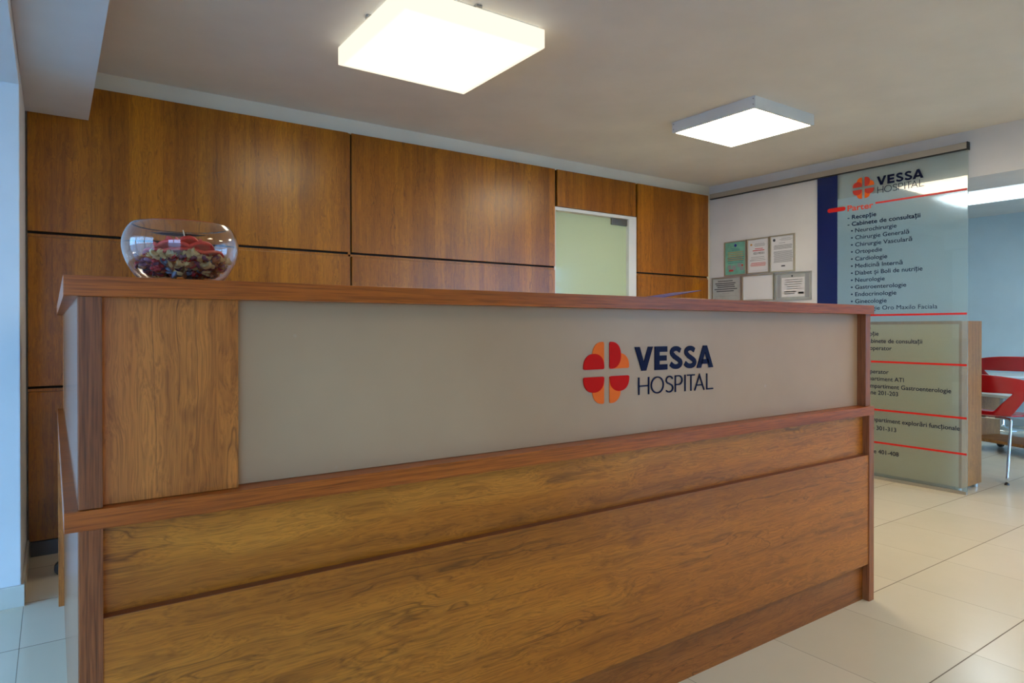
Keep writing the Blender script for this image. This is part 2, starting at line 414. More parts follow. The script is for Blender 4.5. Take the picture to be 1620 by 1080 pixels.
def petal_pts(L=0.44, b=0.25, n=22):
    """D-shaped leaf: flat edge on y=0 from x=0..L, bulging to y=b, small round corners"""
    pts = []
    for i in range(n + 1):
        t = math.pi * i / n
        c, s_ = math.cos(t), math.sin(t)
        x = L / 2 - L / 2 * (abs(c) ** 0.92) * (1 if c > 0 else -1)
        y = 0.025 + (b - 0.025) * (s_ ** 0.86)
        pts.append((x, y))
    pts += [(L - 0.008, 0.008), (L - 0.03, 0), (0.03, 0), (0.008, 0.008)]
    return pts
def logo(plane, cx, cy, size, parent, red, orange, d):
    g = 0.06; P = petal_pts()
    Hs = lambda sx, sy: [((g + x) * sx, (g + y) * sy) for x, y in P]      # lies along the horizontal gap
    Vs = lambda sx, sy: [((g + y) * sx, (g + x) * sy) for x, y in P]      # stands along the vertical gap
    items = [(Vs(-1, 1), orange, 0), (Hs(-1, 1), red, 1), (Hs(1, 1), orange, 0), (Vs(1, 1), red, 1),
             (Vs(-1, -1), orange, 0), (Hs(-1, -1), red, 1), (Vs(1, -1), orange, 0), (Hs(1, -1), red, 1)]
    for pts, mat, lay in items:
        bm = bmesh.new(); plane.poly(bm, [(cx + a * size, cy + b * size) for a, b in pts], d * (1 + lay * 0.5))
        place(make('logo_petal', bm, mat, parent), parent)

def word_bold(plane, a0, a1, b0, b1, parent, mat, d):
    """VESSA in heavy geometric capitals"""
    H = b1 - b0; k = (a1 - a0) / 4.98; T = 0.235
    def X(x): return a0 + x * k
    def Y(y): return b0 + y * H
    def letter(polys=(), strokes=()):
        bm = bmesh.new()
        for p in polys: plane.poly(bm, [(X(x), Y(y)) for x, y in p], d)
        for p, w in strokes: plane.stroke(bm, [(X(x), Y(y)) for x, y in p], w, d)
        place(make('letter', bm, mat, parent), parent)
    letter([[(0, 1), (0.28, 1), (0.53, 0.36), (0.78, 1), (1.06, 1), (0.66, 0), (0.40, 0)]])
    x = 1.18
    letter([[(x, 0), (x + .28, 0), (x + .28, 1), (x, 1)], [(x + .28, 0), (x + .77, 0), (x + .77, T), (x + .28, T)],
            [(x + .28, .39), (x + .72, .39), (x + .72, .39 + T - .01), (x + .28, .39 + T - .01)], [(x + .28, 1 - T), (x + .76, 1 - T), (x + .76, 1), (x + .28, 1)]])
    for x in (2.08, 3.00):
        w = 0.208 * H; kx = 0.31
        pts = [(x + 0.70, 0.80)] + [(x + 0.42 + 0.27 * math.cos(R(a)), 0.735 + 0.16 * math.sin(R(a))) for a in range(40, 241, 12)]
        pts += [(x + 0.30, 0.56), (x + 0.50, 0.46)]
        pts += [(x + 0.42 + 0.30 * math.cos(R(a)), 0.27 + 0.165 * math.sin(R(a))) for a in range(45, -151, -12)] + [(x + 0.08, 0.24)]
        letter(strokes=[(pts, w)])
    x = 3.86
    letter([[(x, 0), (x + .29, 0), (x + .56, .70), (x + .56, 1), (x + .43, 1)], [(x + 1.12, 0), (x + .83, 0), (x + .56, .70), (x + .56, 1), (x + .69, 1)],
            [(x + .27, .17), (x + .85, .17), (x + .78, .38), (x + .34, .38)]])
def word_thin(plane, a0, a1, b0, b1, parent, mat, d, w):
    """HOSPITAL in light capitals"""
    H = b1 - b0; k = (a1 - a0) / 6.42
    def tr(p): return [(a0 + x * k, b0 + y * H) for x, y in p]
    hw = w / 2 / H
    S = lambda x: [(x + 0.60, 0.80)] + [(x + 0.36 + 0.25 * math.cos(R(a)), 0.745 + (0.255 - hw) * math.sin(R(a))) for a in range(25, 241, 12)] + [(x + 0.36, 0.52)] + \
        [(x + 0.34 + 0.29 * math.cos(R(a)), 0.265 + (0.265 - hw) * math.sin(R(a))) for a in range(60, -156, -12)]
    L = [
        [[(0.03, 0), (0.03, 1)], [(0.76, 0), (0.76, 1)], [(0.03, .5), (0.76, .5)]],
        [arc(1.42, .5, .46, .5 - hw, 0, 360, 32)],
        [S(2.0)],
        [[(2.83, 0), (2.83, 1)], [(2.83, 1 - hw), (3.1, 1 - hw)] + [(3.1 + .27 * math.cos(R(a)), .70 + (.30 - hw) * math.sin(R(a))) for a in range(80, -91, -12)] + [(2.83, .40 + hw)]],
        [[(3.62, 0), (3.62, 1)]],
        [[(3.80, 1 - hw), (4.42, 1 - hw)], [(4.11, 0), (4.11, 1)]],
        [[(4.42, 0), (4.82, .93), (5.22, 0)], [(4.55, .32), (5.09, .32)]],
        [[(5.46, 1), (5.46, hw), (6.0, hw)]],
    ]
    for strokes in L:
        bm = bmesh.new()
        for s_ in strokes: plane.stroke(bm, tr([(x * 6.42 / 6.0, y) for x, y in s_]), w, d)
        place(make('letter', bm, mat, parent), parent)

def text_mesh(name, body, plane, a0, b0, size, mat, parent, a1=None, right=None, weight=0.0, d=0.0012):
    """real text turned into a mesh; a0 = left, a1 / right = right end, b0 = baseline"""
    cu = bpy.data.curves.new(name, 'FONT'); cu.body = body; cu.size = 1.0; cu.resolution_u = 3
    tmp = bpy.data.objects.new(name, cu); C.objects.link(tmp)
    dg = bpy.context.evaluated_depsgraph_get(); me = bpy.data.meshes.new_from_object(tmp.evaluated_get(dg))
    bpy.data.objects.remove(tmp); bpy.data.curves.remove(cu)
    xs = [v.co.x for v in me.vertices]; lo, hi = min(xs), max(xs)
    sx = size
    if a1 is not None: sx = (a1 - a0) / (hi - lo)
    if right is not None: a0 = right - (hi - lo) * sx
    for v in me.vertices:
        v.co = Vector(plane.p(a0 + (v.co.x - lo) * sx, b0 + v.co.y * size, d))
    if weight:            # heavier weight: the outline is repeated a hair to each side
        bm = bmesh.new(); bm.from_mesh(me); base = list(bm.faces); w = weight * size * 0.8
        for k in range(6):
            a_ = k * math.pi / 3; q = Vector(plane.p(math.cos(a_) * w, math.sin(a_) * w, 0.00008 * (k + 1))) - Vector(plane.p(0, 0, 0))
            r_ = bmesh.ops.duplicate(bm, geom=base); vs_ = [g_ for g_ in r_['geom'] if isinstance(g_, bmesh.types.BMVert)]
            if not vs_: vs_ = list({v for g_ in r_['geom'] if isinstance(g_, bmesh.types.BMFace) for v in g_.verts})
            bmesh.ops.translate(bm, verts=vs_, vec=q)
        bm.to_mesh(me); bm.free()
    me.materials.clear(); me.materials.append(M[mat])
    o = bpy.data.objects.new(name, me); C.objects.link(o)
    if parent: o.parent = parent; place(o, parent)
    return o

# ------------------------------------------------------------------ the room
WY = 3.965          # plaster behind the cladding; cladding face at 3.953
CZ = 2.405
floor = struct('floor', -2.7, 9.1, -2.7, 6.4, -0.1, 0.0, 'floor')
struct('ceiling', -2.7, 9.1, -2.7, 6.4, CZ, CZ + 0.1, 'ceiling')
# back wall with the door opening
bm = bmesh.new()
box_bm(bm, -0.113, 3.10, WY, WY + 0.14, 0, CZ); box_bm(bm, 4.02, 5.12, WY, WY + 0.14, 0, CZ); box_bm(bm, 3.10, 4.02, WY, WY + 0.14, 2.06, CZ)
tag(make('wall_back', bm, 'white_paint'), kind='structure')
# right wall: short white return, deep lintel over the opening to the waiting room
bm = bmesh.new()
box_bm(bm, 4.975, 5.10, 2.84, WY, 0, CZ); box_bm(bm, 4.975, 5.48, -2.7, 2.84, 2.094, CZ)
tag(make('wall_right', bm, 'corner_paint'), kind='structure')
# left pillar and the lintel beam
struct('wall_left', -2.7, -0.105, 3.27, WY + 0.14, 0, CZ, 'pillar_paint', 0.004)
struct('trim_1', -0.105, 0.152, -2.7, 3.934, 2.145, CZ - 0.001, 'pillar_paint')
struct('trim_2', -2.6, -0.106, -2.7, 3.269, 2.07, CZ - 0.001, 'pillar_paint')
struct('baseboard_left', -2.6, -0.094, 3.258, 3.27, 0, 0.084, 'skirting', 0.002)
struct('baseboard_side', -0.105, -0.094, 3.27, 3.94, 0, 0.084, 'skirting', 0.002)
struct('baseboard_back', -0.09, 3.10, 3.935, 3.962, 0, 0.07, 'skirting_dark')
# waiting room beyond
struct('wall_far', 8.95, 9.1, -2.7, 6.4, 0, CZ, 'blue_room_paint')
struct('wall_end', 5.12, 8.95, 6.25, 6.4, 0, CZ, 'blue_room_paint')
struct('baseboard_far', 8.935, 8.95, -2.5, 6.2, 0, 0.08, 'skirting')
# room behind the glass door
bm = bmesh.new()
box_bm(bm, 1.9, 5.12, 6.25, 6.4, 0, CZ); box_bm(bm, 1.75, 1.9, WY + 0.14, 6.4, 0, CZ); box_bm(bm, 5.0, 5.12, WY + 0.14, 6.25, 0, CZ)
tag(make('wall_corridor', bm, 'white_paint'), kind='structure')

# glazed facades (behind the camera and on the left)
def facade(name, axis, c, a0, a1, bays, pane_name):
    z0, z1 = 0.10, 2.36; fr = bmesh.new(); gl = bmesh.new()
    def bx(bm, p0, p1, d0, d1, za, zb):
        if axis == 'Y': box_bm(bm, p0, p1, d0, d1, za, zb)
        else: box_bm(bm, d0, d1, p0, p1, za, zb)
    bx(fr, a0, a1, c - .05, c + .05, 0, z0); bx(fr, a0, a1, c - .05, c + .05, z1, CZ)
    w = (a1 - a0) / bays
    for i in range(bays + 1):
        x = a0 + i * w; bx(fr, max(a0, x - .035), min(a1, x + .035), c - .05, c + .05, z0, z1)
    bx(fr, a0 + .035, a1 - .035, c - .035, c + .035, 1.98, 2.04)
    o = tag(make(name, fr, 'white_trim'), kind='structure')
    bx(gl, a0, a1, c - .004, c + .004, z0, z1)
    make(pane_name, gl, 'window_glass', o)
facade('window_1', 'Y', -2.65, -2.6, -0.5, 2, 'window_pane')
facade('window_3', 'Y', -2.65, 5.0, 9.1, 4, 'window_pane')
struct('wall_side', -2.7, -2.6, -2.6, 0.0, 0, CZ, 'white_paint')
struct('wall_front', -0.5, 5.0, -2.7, -2.6, 0, CZ, 'white_paint')
facade('window_2', 'X', -2.65, 0.0, 3.27, 3, 'window_pane')
bm = bmesh.new(); box_bm(bm, -40, 40, -40, 40, -0.3, -0.15)
tag(make('pavement', bm, 'pavement'), kind='structure')

# ------------------------------------------------------------------ wood cladding on the back wall
PZ = 2.312
bm = bmesh.new()
box_bm(bm, -0.098, 3.138, 3.953, 3.9649, 0.07, 2.309); box_bm(bm, 4.012, 4.925, 3.953, 3.9649, 0.07, 2.309); box_bm(bm, 3.1381, 4.0119, 3.953, 3.9649, 2.031, 2.309)
tag(make('cladding_backing', bm, 'gap'), kind='structure')
def panel(x0, x1, z0, z1, label):
    o = box('wall_panel', x0, x1, 3.935, 3.953, z0, z1, 'wall_wood', None, 0.0015)
    return tag(o, label, 'wall panel', 'wood panels on the back wall')
cols = [(-0.096, 1.505, 'leftmost'), (1.528, 3.136, 'middle'), (4.018, 4.922, 'right-hand')]
g = 0.006
bm = bmesh.new()
for zj in (1.568, 0.817):
    for xa, xb in ((-0.097, 3.137), (4.013, 4.924)): box_bm(bm, xa, xb, 3.943, 3.9529, zj - 0.020, zj - 0.0065)
for xa, xb in ((1.505, 1.5195),): box_bm(bm, xa, xb, 3.943, 3.9529, 0.08, 2.31)
tag(make('trim_3', bm, 'wall_wood'), kind='structure')
for x0, x1, w in cols:
    panel(x0, x1, 1.568 + g, PZ, {'leftmost': 'wide teak brown wall panel, top row, left end beside the white pillar',
                                  'middle': 'wide teak brown wall panel, top row, left of the glass door',
                                  'right-hand': 'narrow teak brown wall panel, top row, right of the glass door'}[w])
    panel(x0, x1, 0.817 + g, 1.568 - 0.0215, {'leftmost': 'teak brown wall panel in the row directly behind the potpourri bowl',
                                         'middle': 'teak brown wall panel, second row, left of the glass door',
                                         'right-hand': 'teak brown wall panel, second row, right of the glass door by the certificates'}[w])
    if w == 'leftmost':
        panel(x0, x1, 0.075, 0.817 - 0.0215, 'shaded teak brown wall panel near the floor behind the left end of the desk')
    else:
        panel(x0, x1, 0.075, 0.817 - 0.0215, 'teak brown wall panel near the floor hidden behind the desk' + (', left of the glass door' if w == 'middle' else ', right of the glass door'))
panel(3.160, 3.995, 2.033, PZ, 'short teak brown wall panel above the glass door')

# ------------------------------------------------------------------ glass door
dr = tag(bpy.data.objects.new('door_1', None), kind='structure'); C.objects.link(dr); dr.location = (3.57, 3.95, 0)
bm = bmesh.new()
box_bm(bm, 3.138, 3.150, 3.945, 4.10, 0, 2.03); box_bm(bm, 3.925, 4.012, 3.945, 4.10, 0, 2.03); box_bm(bm, 3.150, 3.925, 3.945, 4.10, 2.005, 2.03)
place(make('door_frame', bm, 'white_trim', dr), dr)
box('door_leaf', 3.156, 3.920, 3.972, 3.982, 0.012, 1.998, 'door_glass', dr, 0.001)
hb = bmesh.new(); box_bm(hb, 3.745, 3.918, 3.958, 3.996, 1.950, 2.000, 0.002); place(make('hinge', hb, 'steel', dr), dr)
hb = bmesh.new(); box_bm(hb, 3.745, 3.918, 3.958, 3.996, 0.012, 0.062, 0.002); place(make('hinge', hb, 'steel', dr), dr)
hb = bmesh.new(); tube_bm(hb, [(3.22, 3.94, 0.85), (3.22, 3.94, 1.15)], 0.012); box_bm(hb, 3.212, 3.228, 3.94, 3.972, 0.87, 0.89); box_bm(hb, 3.212, 3.228, 3.94, 3.972, 1.11, 1.13)
place(make('handle', hb, 'steel', dr), dr)

# ------------------------------------------------------------------ ceiling lamps
def box_lamp(x0, x1, y0, y1, label, mat, group=None, sides=True):
    zc = CZ; t = thing('ceiling_lamp', label, 'ceiling lamp', ((x0 + x1) / 2, (y0 + y1) / 2, zc), 0, group)
    z0 = 2.31
    box('mounting_plate', x0 + .02, x1 - .02, y0 + .02, y1 - .02, zc - 0.014, zc, 'white_trim', t)
    box('diffuser', x0, x1, y0, y1, z0, zc - 0.014, mat, t, 0.004)
    for (cx, cy) in (((x0 + x1) / 2, y0 + .012), (x0 + .012, (y0 + y1) / 2)):
        box('clip', cx - .014, cx + .014, cy - .014, cy + .014, zc - 0.013, zc - 0.001, 'alu', t)
    return t
def panel_lamp(x0, x1, y0, y1, label, mat, group=None):
    t = thing('panel_lamp', label, 'ceiling lamp', ((x0 + x1) / 2, (y0 + y1) / 2, CZ), 0, group); z0 = 2.338
    bm = bmesh.new(); w = 0.014
    box_bm(bm, x0, x1, y0, y0 + w, z0, CZ); box_bm(bm, x0, x1, y1 - w, y1, z0, CZ); box_bm(bm, x0, x0 + w, y0 + w, y1 - w, z0, CZ); box_bm(bm, x1 - w, x1, y0 + w, y1 - w, z0, CZ)
    place(make('frame', bm, 'white_trim', t), t)
    box('diffuser', x0 + w, x1 - w, y0 + w, y1 - w, z0 + .003, z0 + .012, mat, t)
    for (sx, sy) in ((x0 - .0005, y0 + .012), (x0 - .0005, y1 - .012)):
        for sz in (z0 + .02, CZ - .015):
            bm = bmesh.new(); bmesh.ops.create_uvsphere(bm, u_segments=8, v_segments=6, radius=0.003)
            bmesh.ops.translate(bm, verts=bm.verts, vec=(sx, sy, sz)); place(make('screw', bm, 'steel', t), t)
    return t
box_lamp(1.08, 1.75, 2.265, 2.95, 'square glowing box lamp with luminous sides, nearest on the ceiling above the desk', 'lamp_near')
panel_lamp(3.232, 3.822, 2.262, 2.865, 'square flat panel lamp with white metal rim, above the certificates corner', 'lamp_far')
box_lamp(6.74, 7.42, 2.164, 2.84, 'bright cool box lamp in the waiting room beyond the glass sign', 'lamp_cool')
panel_lamp(2.4, 3.0, -0.9, -0.3, 'flat panel lamp on the ceiling behind the viewer, left one', 'lamp_far')
panel_lamp(3.9, 4.5, 0.2, 0.8, 'flat panel lamp on the ceiling behind the viewer, right one', 'lamp_far')
panel_lamp(3.3, 3.9, 4.9, 5.5, 'flat panel lamp in the corridor behind the glass door', 'lamp_far')

# ------------------------------------------------------------------ reception desk
DX0, DX1, DY = 0.036, 2.734, 1.36
desk = thing('reception_desk', 'long wooden reception desk with grey frosted front panel and hospital lettering', 'reception desk', (1.385, 1.6, 0))
D = desk
TH = 0.036
# countertop: front run and left return
bm = bmesh.new()
box_bm(bm, 0.015, 2.735, DY, 1.78, 1.157, 1.193, 0.0012); box_bm(bm, 0.015, 0.40, 1.7801, 3.30, 1.157, 1.193, 0.0012)
place(make('countertop', bm, 'edge_wood_x', D), D)
# side panels (their front edges are the posts)
bm = bmesh.new(); box_bm(bm, DX0, DX0 + TH, DY, 1.74, 0, 0.750, 0.001)
place(make('side_post', bm, 'edge_wood_z', D), D)
bm = bmesh.new(); box_bm(bm, DX1 - TH, DX1, DY, 2.02, 0, 0.750, 0.001)
place(make('side_post', bm, 'edge_wood_z', D), D)
bm = bmesh.new(); box_bm(bm, DX0, DX0 + TH, DY + .003, 1.74, 0.786, 1.157, 0.001); place(make('side_post', bm, 'edge_wood_z', D), D)
bm = bmesh.new(); box_bm(bm, DX1 - TH, DX1, DY + .015, 1.74, 0.786, 1.157, 0.001); place(make('side_post', bm, 'edge_wood_z', D), D)
# glossy side of the return
box('return_side', DX0 - .0008, DX0 + .018, DY + .006, 3.17, 0.0, 0.750, 'side_wood', D)
box('return_side', DX0 - .0008, DX0 + .018, DY + .008, 3.08, 0.786, 1.157, 'side_wood', D)
box('end_post', 0.017, 0.075, 3.17, 3.20, 0.0, 0.750, 'desk_wood_up', D, 0.001)
box('end_post', 0.034, 0.075, 3.08, 3.11, 0.786, 1.157, 'desk_wood_up', D, 0.001)
# ledge all along, and worktop inside
bm = bmesh.new()
box_bm(bm, 0.015, DX1, DY - .001, 2.04, 0.750, 0.785, 0.0012); box_bm(bm, 0.015, 0.75, 2.0401, 3.165, 0.750, 0.785, 0.0012)
place(make('ledge', bm, 'edge_wood_x', D), D)
# lower front
box('front_board', DX0 + TH, DX1 - TH, 1.388, 1.404, 0.56, 0.750, 'desk_wood', D)
box('front_board', DX0 + TH, DX1 - TH, 1.364, 1.382, 0.150, 0.590, 'desk_wood', D, 0.0008)
box('edge_strip', DX0 + TH, DX1 - TH, 1.3645, 1.3878, 0.5898, 0.5906, 'reveal', D)
box('toe_kick', DX0 + TH, DX1 - TH, 1.388, 1.400, 0.0, 0.175, 'toe_wood_shaded', D)
# upper front: wooden end field and frosted panel
box('front_board', DX0 + TH, 0.302, 1.384, 1.40, 0.786, 1.157, 'desk_wood_up', D)
box('front_board', DX0 + TH, DX1 - TH, 1.42, 1.436, 0.786, 1.157, 'desk_wood', D)
box('frosted_panel', 0.3025, DX1 - TH, 1.410, 1.4195, 0.786, 1.157, 'frosted', D)
# inner carcass of the return
box('inner_wall', 0.36, 0.378, 1.79, 3.16, 0.786, 1.157, 'desk_wood_up', D)
# logo and lettering
PL = Plane('Y', 1.4098, 0.0025)
logo(PL, 1.3125, 0.973, 0.178, D, 'red', 'orange', 0.0022)
word_bold(PL, 1.4255, 1.786, 0.973, 1.045, D, 'navy', 0.003)
word_thin(PL, 1.441, 1.786, 0.901, 0.9535, D, 'navy', 0.003, 0.0042)

# ------------------------------------------------------------------ glass bowl with potpourri
BC = Vector((0.222, 1.525, 1.193))
bowl = thing('glass_bowl', 'round clear glass bowl on the left end of the desk top', 'bowl', BC)
prof = [(0, 0.0), (0.066, 0.0), (0.078, 0.006), (0.092, 0.024), (0.103, 0.046), (0.1095, 0.070), (0.1085, 0.092), (0.1015, 0.110), (0.0930, 0.1215),
        (0.0915, 0.1215), (0.0998, 0.1095), (0.1068, 0.0915), (0.1077, 0.070), (0.1012, 0.047), (0.0902, 0.0255), (0.0765, 0.009), (0.064, 0.004), (0, 0.004)]
def densify(P, n=4):
    v = smooth_path([(r, z, 0) for r, z in P], n); return [(max(0, a.x), a.y) for a in v]
outer = densify(prof[:9]); inner = densify(prof[9:])
outer[0] = (0, 0); inner[-1] = (0, 0.004)
bm = bmesh.new(); lathe_bm(bm, [(r, z) for r, z in outer + inner], 64)
o = make('bowl_wall', bm, 'bowl_glass', bowl, True)

def flake(bm, c, size, mi, curl=0.6):
    """a small curled dried petal with thickness"""
    rot = Matrix.Rotation(random.uniform(0, 6.28), 3, 'Z') @ Matrix.Rotation(random.uniform(-1.1, 1.1), 3, 'X') @ Matrix.Rotation(random.uniform(-1.1, 1.1), 3, 'Y')
    n, m = 5, 4; g0 = []; g1 = []
    for i in range(n):
        r0 = []; r1 = []
        for j in range(m):
            u = i / (n - 1) * 2 - 1; v = j / (m - 1) * 2 - 1
            w = math.sqrt(max(0.05, 1 - u * u * 0.9))
            x = u * size; y = v * size * 0.62 * w; z = curl * size * (v * v + 0.5 * u * u) + random.uniform(-.12, .12) * size
            for lst, dz in ((r0, 0), (r1, size * 0.09)):
                lst.append(bm.verts.new(Vector(c) + rot @ Vector((x, y, z + dz))))
        g0.append(r0); g1.append(r1)
    fs = []
    for i in range(n - 1):
        for j in range(m - 1):
            fs.append(bm.faces.new((g0[i][j], g0[i][j + 1], g0[i + 1][j + 1], g0[i + 1][j]))); fs.append(bm.faces.new((g1[i][j], g1[i + 1][j], g1[i + 1][j + 1], g1[i][j + 1])))
    for i in range(n - 1):
        fs.append(bm.faces.new((g0[i][0], g0[i + 1][0], g1[i + 1][0], g1[i][0]))); fs.append(bm.faces.new((g0[i][-1], g1[i][-1], g1[i + 1][-1], g0[i + 1][-1])))
    for j in range(m - 1):
        fs.append(bm.faces.new((g0[0][j], g1[0][j], g1[0][j + 1], g0[0][j + 1]))); fs.append(bm.faces.new((g0[-1][j], g0[-1][j + 1], g1[-1][j + 1], g1[-1][j])))
    for f in fs: f.material_index = mi; f.smooth = True
def inner_r(z):
    tab = [(0.006, .068), (0.012, .076), (0.026, .088), (0.047, .099), (0.07, .1055), (0.09, .104)]
    for (a, ra), (b, rb) in zip(tab, tab[1:]):
        if z <= b: return ra + (rb - ra) * (z - a) / (b - a)
    return 0.1
bm = bmesh.new(); mats = ['dried_brown', 'dried_plum', 'dried_red', 'dried_blue', 'cream']
random.seed(21)
for k in range(440):
    z = random.uniform(0.012, 0.050); ir = inner_r(z) - 0.0115
    r = ir * math.sqrt(random.uniform(0.0, 1)); a = random.uniform(0, 6.283)
    if r < 0.060: z = min(z, 0.028)
    flake(bm, BC + Vector((r * math.cos(a), r * math.sin(a), z)), random.uniform(.006, .0105), random.choices(range(5), (5, 5, 3, 2, 4))[0])
pp = make('potpourri', bm, mats)
tag(pp, 'bed of mixed dark dried petals filling the bottom of the glass bowl', 'potpourri', kind='stuff')
# pale dried blossoms lying on the bed
def blossom(c, s, seed, where):
    random.seed(seed); bm = bmesh.new()
    for k in range(7):
        a = k * 0.9 + seed; d = s * random.uniform(.3, .8)
        flake(bm, Vector((d * math.cos(a), d * math.sin(a), random.uniform(-.2, .4) * s)), s * random.uniform(.55, .8), 0, 0.9)
    o = make('dried_blossom', bm, 'cream'); o.location = c
    return tag(o, 'cream crumpled dried blossom in the glass bowl, ' + where, 'dried blossom', 'cream blossoms in the glass bowl')
for i, (dx, dy, dz, wh) in enumerate([(-.056, -.056, .050, 'leftmost one above the red berries'), (-.034, -.072, .047, 'second from the left beside the red berries'),
        (.004, -.078, .052, 'upper one just left of the middle'), (-.010, -.076, .030, 'low one left of the middle'),
        (.024, -.072, .047, 'upper one right of the middle'), (.034, -.070, .030, 'low one right of the middle'),
        (.056, -.052, .046, 'second from the right'), (.078, -.024, .046, 'rightmost one against the glass')]):
    blossom(BC + Vector((dx, dy, dz)), 0.0120, i + 3, wh)
# berry cluster
bm = bmesh.new(); random.seed(5)
for k in range(26):
    a = random.uniform(0, 6.28); r = random.uniform(0, .011); z = random.uniform(-.010, .012)
    bmesh.ops.create_icosphere(bm, subdivisions=2, radius=random.uniform(.0032, .0042), matrix=Matrix.Translation((r * math.cos(a), r * math.sin(a), z)))
o = make('berry_cluster', bm, 'dried_red', None, True); o.location = BC + Vector((-.052, -.052, .034))
tag(o, 'small cluster of dark red berries at the left front inside the glass bowl', 'berries')
# rose candle
rose = thing('rose_candle', 'red rose-shaped wax candle sitting on the petals in the glass bowl', 'candle', BC + Vector((0.004, -0.004, 0.047)))
def rose_petal(ang, rad, h, w, lean, z0):
    bm = bmesh.new(); n, m = 12, 8; th = 0.0024; lay = []
    for s_ in (0, 1):
        g = []
        for i in range(n + 1):
            u = i / n * 2 - 1; row = []
            for j in range(m + 1):
                v = j / m
                hh = h * v * (1 - 0.30 * u * u)
                rr = rad + lean * v ** 1.5 + s_ * th + 0.008 * max(0, v - .65) / .35
                aa = ang + u * w * (0.55 + 0.45 * v)
                row.append(bm.verts.new((rr * math.cos(aa), rr * math.sin(aa), z0 + hh - 0.006 * max(0, v - .75) / .25 * s_)))
            g.append(row)
        lay.append(g)
    for i in range(n):
        for j in range(m):
            a = lay[0]; bm.faces.new((a[i][j], a[i + 1][j], a[i + 1][j + 1], a[i][j + 1]))
            a = lay[1]; bm.faces.new((a[i][j], a[i][j + 1], a[i + 1][j + 1], a[i + 1][j]))
    def strip(p): 
        for k in range(len(p) - 1):
            bm.faces.new((lay[0][p[k][0]][p[k][1]], lay[1][p[k][0]][p[k][1]], lay[1][p[k + 1][0]][p[k + 1][1]], lay[0][p[k + 1][0]][p[k + 1][1]]))
    strip([(0, j) for j in range(m + 1)]); strip([(n, j) for j in range(m + 1)]); strip([(i, 0) for i in range(n + 1)]); strip([(i, m) for i in range(n + 1)])
    make('petal', bm, 'petal', rose, True)
for k in range(6): rose_petal(k * 1.047 + 4.55, 0.026, 0.022, 0.62, 0.040, 0.0)
for k in range(5): rose_petal(k * 1.257 + 4.1, 0.018, 0.036, 0.66, 0.030, 0.004)
for k in range(4): rose_petal(k * 1.571 + 4.9, 0.011, 0.043, 0.75, 0.014, 0.008)
for k in range(3): rose_petal(k * 2.094 + 0.5, 0.004, 0.040, 0.95, 0.004, 0.012)
bm = bmesh.new(); tube_bm(bm, [(0, 0, .02), (0.001, 0, .052), (-0.002, 0, .066)], 0.0012, 8); make('wick', bm, 'wick', rose)

# blue folder lying on the desk top
bm = bmesh.new()
def fold_sheet(bm, pts, th=0.0016):
    a = [bm.verts.new(p) for p in pts]; b = [bm.verts.new((p[0], p[1], p[2] + th)) for p in pts]; n = len(pts)
    bm.faces.new(a[::-1]); bm.faces.new(b)
    for i in range(n): bm.faces.new((a[i], a[(i + 1) % n], b[(i + 1) % n], b[i]))
fold_sheet(bm, [(1.66, 1.56, 1.1938), (1.93, 1.52, 1.1938), (1.97, 1.74, 1.1938), (1.70, 1.77, 1.1938)])
fold_sheet(bm, [(1.68, 1.57, 1.2000), (1.90, 1.55, 1.2350), (1.955, 1.73, 1.2360), (1.70, 1.765, 1.2000)])
fold_sheet(bm, [(1.66, 1.56, 1.1950), (1.68, 1.57, 1.2000), (1.70, 1.765, 1.2000), (1.70, 1.77, 1.1950)])
tag(make('folder', bm, 'folder_blue'), 'dark blue document folder lying on the desk top near the glass door', 'folder')

# ------------------------------------------------------------------ rail and glass directory sign
rail = thing('sliding_rail', 'beige metal rail running along the top of the right wall', 'rail', (4.955, 2.9, 2.3))
bm = bmesh.new(); box_bm(bm, 4.935, 4.9745, 1.862, 3.93, 2.283, 2.325, 0.001); place(make('rail_cover', bm, 'rail_beige', rail), rail)
bm = bmesh.new(); box_bm(bm, 4.938, 4.962, 1.862, 3.93, 2.276, 2.2829); place(make('track', bm, 'black', rail), rail)
bm = bmesh.new(); box_bm(bm, 4.933, 4.9745, 1.857, 1.8618, 2.276, 2.327); place(make('end_cap', bm, 'black', rail), rail)
sign = thing('directory_sign', 'tall frosted glass directory sign with blue stripe and red lines', 'sign', (4.95, 2.38, 0))
SX = 4.945
box('glass_pane', SX, SX + 0.010, 1.859, 2.90, 0.022, 2.275, 'sign_glass', sign)
box('bottom_channel', SX - .004, SX + .014, 1.862, 2.90, 0.0, 0.0215, 'alu', sign)
box('blue_stripe', SX - .0012, SX - .0002, 2.737, 2.899, 0.024, 2.273, 'navy_stripe', sign)
PS = Plane('X', SX, 0.002)
logo(PS, -2.540, 2.143, 0.157, sign, 'logo_dark_red', 'orange', 0.0014)
word_bold(PS, -2.443, -2.127, 2.142, 2.206, sign, 'navy', 0.0016)
word_thin(PS, -2.438, -2.125, 2.083, 2.132, sign, 'navy', 0.0016, 0.0040)
def row(body, yl, z, yr=None, right=None, size=0.043, weight=0.012, mat='navy'):
    text_mesh('lettering', body, PS, -yl, z, size, mat, sign, a1=(-yr if yr is not None else None), right=(-right if right is not None else None), weight=weight)
row('Parter', 2.658, 1.985, 2.468, size=0.062, weight=0.028, mat='heading')
row('- Recepție', 2.657, 1.922, 2.4465, weight=0.034); row('- Cabinete de consultații', 2.657, 1.871, 2.147, weight=0.034)
